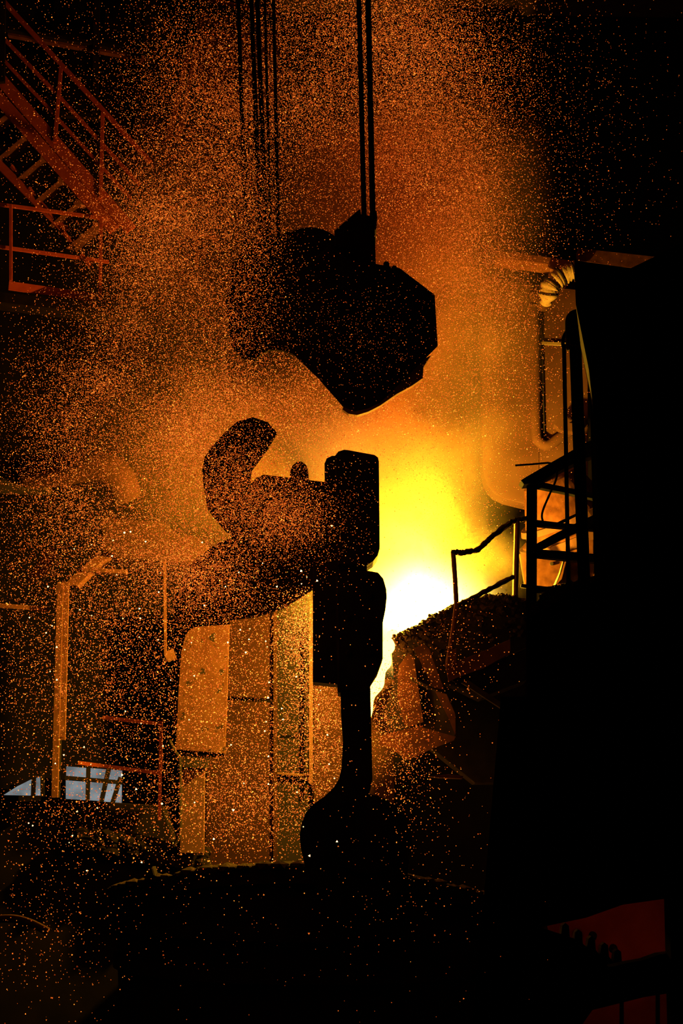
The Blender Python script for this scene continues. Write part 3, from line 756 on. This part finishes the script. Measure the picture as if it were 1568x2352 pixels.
# (px, py, Y, spread px x, spread px y, spread Y m, count, brightness, size px, noise bite)
CL = [
    (930, 320, 24.5, 110, 300, 1.2, 26000, 0.75, 1.0, 0.5), (880, 90, 24.5, 150, 120, 1.2, 9000, 0.7, 1.0, 0.5),
    (700, 230, 24.2, 110, 230, 1.0, 15000, 0.65, 1.0, 0.7), (480, 200, 23.5, 120, 200, 1.0, 10000, 0.6, 1.1, 0.7),
    (1080, 330, 25.0, 95, 240, 1.0, 15000, 0.7, 1.0, 0.5), (1090, 620, 25.0, 70, 110, 1.0, 6000, 0.7, 1.0, 0.6),
    (1150, 830, 25.2, 90, 160, 0.8, 4200, 0.9, 1.0, 0.3), (950, 800, 24.5, 70, 200, 1.0, 5000, 0.9, 1.0, 0.3),
    (850, 1020, 23.5, 130, 80, 0.8, 6000, 1.3, 0.9, 0.2), (600, 930, 22.8, 130, 70, 0.8, 12000, 0.8, 1.0, 0.6),
    (440, 1010, 22.4, 90, 80, 0.8, 9000, 0.85, 1.0, 0.6), (1020, 1180, 24.8, 60, 90, 0.5, 2600, 1.3, 0.9, 0.2),
    (280, 720, 18.2, 75, 190, 0.8, 15000, 0.75, 1.0, 0.9), (390, 430, 18.4, 85, 120, 0.8, 8000, 0.7, 1.0, 0.9),
    (350, 560, 18.4, 120, 150, 1.0, 5500, 0.7, 1.0, 0.8), (230, 960, 18.0, 110, 100, 0.8, 6500, 0.75, 1.0, 0.8),
    (480, 720, 17.8, 90, 130, 0.6, 7500, 0.75, 1.0, 0.5), (560, 440, 18.2, 60, 110, 0.5, 4500, 0.7, 1.0, 0.6),
    (700, 740, 16.8, 150, 90, 0.6, 1000, 0.42, 1.0, 0.2), (880, 790, 16.8, 80, 80, 0.6, 550, 0.45, 1.0, 0.2),
    (550, 1120, 18.3, 75, 85, 0.4, 7000, 0.75, 1.0, 0.5), (660, 1190, 18.4, 60, 52, 0.3, 4000, 0.8, 1.0, 0.4),
    (450, 1310, 18.2, 75, 65, 0.4, 5500, 0.9, 1.05, 0.5), (300, 1180, 18.0, 150, 90, 0.8, 8500, 0.9, 1.05, 0.6),
    (250, 1380, 17.5, 170, 110, 0.9, 6500, 0.95, 1.1, 0.5), (270, 1590, 16.5, 180, 130, 1.0, 5000, 1.0, 1.2, 0.4),
    (570, 1600, 20.5, 110, 170, 0.8, 5200, 1.3, 1.15, 0.3), (690, 1460, 21.5, 35, 70, 0.4, 2600, 2.2, 1.1, 0.1),
    (735, 1640, 21.5, 45, 130, 0.5, 4200, 1.4, 1.1, 0.2), (570, 1830, 22.0, 110, 70, 0.5, 3600, 1.0, 1.15, 0.3),
    (890, 1620, 21.5, 40, 70, 0.4, 1300, 1.5, 1.1, 0.1), (925, 1740, 20.0, 50, 85, 0.6, 1100, 1.1, 1.15, 0.1),
    (1030, 1500, 21.5, 60, 80, 0.5, 420, 1.0, 1.1, 0.0), (820, 1180, 18.0, 40, 110, 0.3, 330, 0.7, 1.0, 0.0),
    (230, 1880, 15.5, 150, 60, 1.0, 1300, 0.9, 1.25, 0.3), (100, 2130, 14.5, 90, 100, 1.0, 600, 0.8, 1.15, 0.2),
    (560, 2150, 14.5, 260, 110, 1.0, 230, 0.5, 1.0, 0.0), (960, 1960, 17.0, 100, 120, 1.0, 260, 0.7, 1.1, 0.0),
    (1270, 330, 24.0, 110, 280, 1.2, 1900, 0.55, 1.0, 0.1), (1400, 350, 23.0, 110, 260, 1.2, 330, 0.45, 1.0, 0.0),
    (130, 230, 20.0, 100, 180, 1.0, 1500, 0.6, 1.05, 0.2), (60, 1000, 17.0, 60, 300, 1.0, 800, 0.6, 1.1, 0.0),
]
P, S, C = [], [], []
for px, py, Y, sx, sy, sY, n, br, sz, bite in CL:
    c = np.array(at(px, py, Y))
    k = Y / F
    if n > 2000: n = int(n * 1.2)
    m = int(n * (1 + 1.6 * bite))
    q = rng.normal(size=(m, 3)) * np.array([sx * k, sY, sy * k]) + c
    keep = rng.random(m) < np.clip(1 - bite + bite * 1.6 * np.clip(fbm(q) + 0.25, 0, 1), 0, 1)
    q = q[keep][:n]
    m = len(q)
    P.append(q)
    S.append(np.clip(rng.lognormal(0, 0.28, m), 0.5, 2.4) * sz * 0.74 * k)
    b = br * np.clip(rng.lognormal(-0.15, 0.55, m), 0.12, 6.0)
    h = np.clip(0.155 + 0.07 * np.log(np.maximum(b, 0.2) + 0.5) + rng.normal(0, 0.03, m), 0.08, 0.5)
    C.append(np.stack([b, b * h, b * h * 0.10], 1))
big = 90           # the few large bright ones
q = np.stack([np.array(at(rng.uniform(60, 780), rng.uniform(1180, 2000), rng.uniform(14, 18))) for _ in range(big)])
P.append(q); S.append(rng.uniform(1.2, 2.2, big) * 16 / F); C.append(np.tile([5.0, 2.6, 0.9], (big, 1)) * rng.uniform(0.5, 1.6, (big, 1)))
P = np.concatenate(P); S = np.concatenate(S); C = np.concatenate(C)
N = len(P)
tet = np.array([[1, 1, 1], [1, -1, -1], [-1, 1, -1], [-1, -1, 1]]) / 1.15
ang = rng.normal(size=(N, 3, 3))
qm, _ = np.linalg.qr(ang)
V = np.einsum('nij,kj->nki', qm, tet) * S[:, None, None] + P[:, None, :]
org = np.array([0.0, 20.0, 2.0])
V = (V - org).reshape(-1, 3)
fidx = (np.arange(N)[:, None, None] * 4 + np.array([[0, 1, 2], [0, 3, 1], [0, 2, 3], [1, 3, 2]])[None]).reshape(-1)
me = bpy.data.meshes.new('sparks')
me.vertices.add(N * 4); me.vertices.foreach_set('co', V.astype(np.float32).ravel())
me.loops.add(N * 12); me.loops.foreach_set('vertex_index', fidx.astype(np.int32))
me.polygons.add(N * 4); me.polygons.foreach_set('loop_start', np.arange(0, N * 12, 3, dtype=np.int32))
me.polygons.foreach_set('loop_total', np.full(N * 4, 3, dtype=np.int32))
at_ = me.attributes.new('spark_tint', 'FLOAT_COLOR', 'POINT')
cc = np.ones((N, 4, 4), dtype=np.float32); cc[:, :, :3] = C[:, None, :]
at_.data.foreach_set('color', cc.ravel())
me.update()
sm = bpy.data.materials.new('spark_heat'); sm.use_nodes = True
nt = sm.node_tree; nt.nodes.remove(nt.nodes['Principled BSDF'])
an = nt.nodes.new('ShaderNodeAttribute'); an.attribute_name = 'spark_tint'
em = nt.nodes.new('ShaderNodeEmission'); em.inputs['Strength'].default_value = 1.15
nt.links.new(an.outputs['Color'], em.inputs['Color']); nt.links.new(em.outputs[0], nt.nodes['Material Output'].inputs['Surface'])
sm.cycles.emission_sampling = 'NONE'
me.materials.append(sm)
so = bpy.data.objects.new('sparks', me); so.location = org; col.objects.link(so)
tag(so, 'cloud of tiny glowing orange sparks flying around the crane', 'sparks', kind='stuff')

# ------------------------------------------------------------------ smoke and flame over the pour
lo, hi = Vector((-6.6, 20.9, 4.2)), Vector((4.6, 29.5, 20.5))
bm = bmesh.new()
bmesh.ops.create_cube(bm, size=1, matrix=Matrix.Translation((lo + hi) / 2) @ Matrix.Diagonal((*(hi - lo), 1)))
vm = bpy.data.materials.new('furnace_smoke'); vm.use_nodes = True
nt = vm.node_tree; nt.nodes.remove(nt.nodes['Principled BSDF'])
geo = nt.nodes.new('ShaderNodeNewGeometry')
def math_n(op, a, b=None, c=None, clamp=False):
    n = nt.nodes.new('ShaderNodeMath'); n.operation = op; n.use_clamp = clamp
    for i, v in enumerate((a, b, c)):
        if v is None: continue
        if isinstance(v, (int, float)): n.inputs[i].default_value = v
        else: nt.links.new(v, n.inputs[i])
    return n.outputs[0]
def blob(c, r):
    """1 at c falling to 0 at the ellipsoid r"""
    mp = nt.nodes.new('ShaderNodeMapping'); mp.vector_type = 'POINT'
    mp.inputs['Scale'].default_value = (1 / r[0], 1 / r[1], 1 / r[2])
    mp.inputs['Location'].default_value = (-c[0] / r[0], -c[1] / r[1], -c[2] / r[2])
    nt.links.new(geo.outputs['Position'], mp.inputs['Vector'])
    g = nt.nodes.new('ShaderNodeTexGradient'); g.gradient_type = 'QUADRATIC_SPHERE'
    nt.links.new(mp.outputs[0], g.inputs['Vector'])
    return g.outputs['Fac']
nz = nt.nodes.new('ShaderNodeTexNoise'); nz.inputs['Scale'].default_value = 0.55; nz.inputs['Detail'].default_value = 3.0
nz.inputs['Distortion'].default_value = 0.6
nt.links.new(geo.outputs['Position'], nz.inputs['Vector'])
nz2 = nt.nodes.new('ShaderNodeTexNoise'); nz2.inputs['Scale'].default_value = 1.6; nz2.inputs['Detail'].default_value = 3.0; nz2.inputs['Distortion'].default_value = 0.8
nt.links.new(geo.outputs['Position'], nz2.inputs['Vector'])
puff = math_n('MULTIPLY_ADD', nz.outputs['Fac'], 4.2, -1.5, True)
plume = [(at(885, 1110, 24.5), (1.45, 1.8, 3.0), 1.7), ((at(930, 520, 25.0)), (3.3, 3.4, 9.0), 2.0), (at(830, 1130, 24.4), (2.7, 2.5, 3.4), 1.7), (at(1110, 1300, 25.2), (1.1, 1.2, 1.0), 0.6), (at(520, 1060, 23.8), (3.4, 2.2, 2.6), 1.2), (at(420, 560, 24.6), (2.8, 2.4, 4.5), 0.25)]
tot = None
for c, r, w in plume:
    f = math_n('MULTIPLY', blob(c, r), w)
    tot = f if tot is None else math_n('ADD', tot, f)
fine = math_n('MULTIPLY_ADD', nz2.outputs['Fac'], 3.0, -0.75, True)
dens = math_n('MULTIPLY', tot, math_n('MULTIPLY', math_n('MULTIPLY_ADD', puff, 0.9, 0.12), math_n('MULTIPLY_ADD', fine, 0.8, 0.45)))
sc = nt.nodes.new('ShaderNodeVolumeScatter')
sc.inputs['Color'].default_value = (1.0, 0.84, 0.5, 1)
nt.links.new(math_n("MULTIPLY", dens, 0.45), sc.inputs['Density'])
ab = nt.nodes.new('ShaderNodeVolumeAbsorption')
ab.inputs['Color'].default_value = (0.97, 0.45, 0.2, 1)
nt.links.new(math_n('MULTIPLY', dens, 0.62), ab.inputs['Density'])
ad = nt.nodes.new('ShaderNodeAddShader'); nt.links.new(sc.outputs[0], ad.inputs[0]); nt.links.new(ab.outputs[0], ad.inputs[1])
ve = nt.nodes.new('ShaderNodeEmission'); ve.inputs['Color'].default_value = (1.0, 0.62, 0.08, 1)
core = math_n('POWER', blob(POUR + Vector((0.0, 0.3, -0.05)), (1.9, 1.7, 1.5)), 1.4)
tongue = math_n('MULTIPLY', blob(POUR + Vector((-0.25, 0.3, 1.1)), (1.1, 1.3, 1.7)), math_n('MULTIPLY_ADD', nz2.outputs['Fac'], 6.0, -2.8, True))
yellow_glow = math_n('MULTIPLY', blob(at(830, 1050, 24.3), (2.0, 1.5, 1.35)), math_n('MULTIPLY_ADD', fine, 0.8, 0.3))  # emission added to spread yellow glow through the smoke
flame = math_n('MULTIPLY_ADD', core, 44.0, math_n('MULTIPLY_ADD', tongue, 4.5, math_n('MULTIPLY', yellow_glow, 0.34)))
nt.links.new(flame, ve.inputs['Strength'])
ad2 = nt.nodes.new('ShaderNodeAddShader'); nt.links.new(ad.outputs[0], ad2.inputs[0]); nt.links.new(ve.outputs[0], ad2.inputs[1])
nt.links.new(ad2.outputs[0], nt.nodes['Material Output'].inputs['Volume'])
vm.cycles.volume_sampling = 'MULTIPLE_IMPORTANCE'
sk = finish('furnace_smoke', bm, vm)
tag(sk, 'orange fire-lit smoke plume rising from the pouring furnace', 'smoke', kind='stuff')
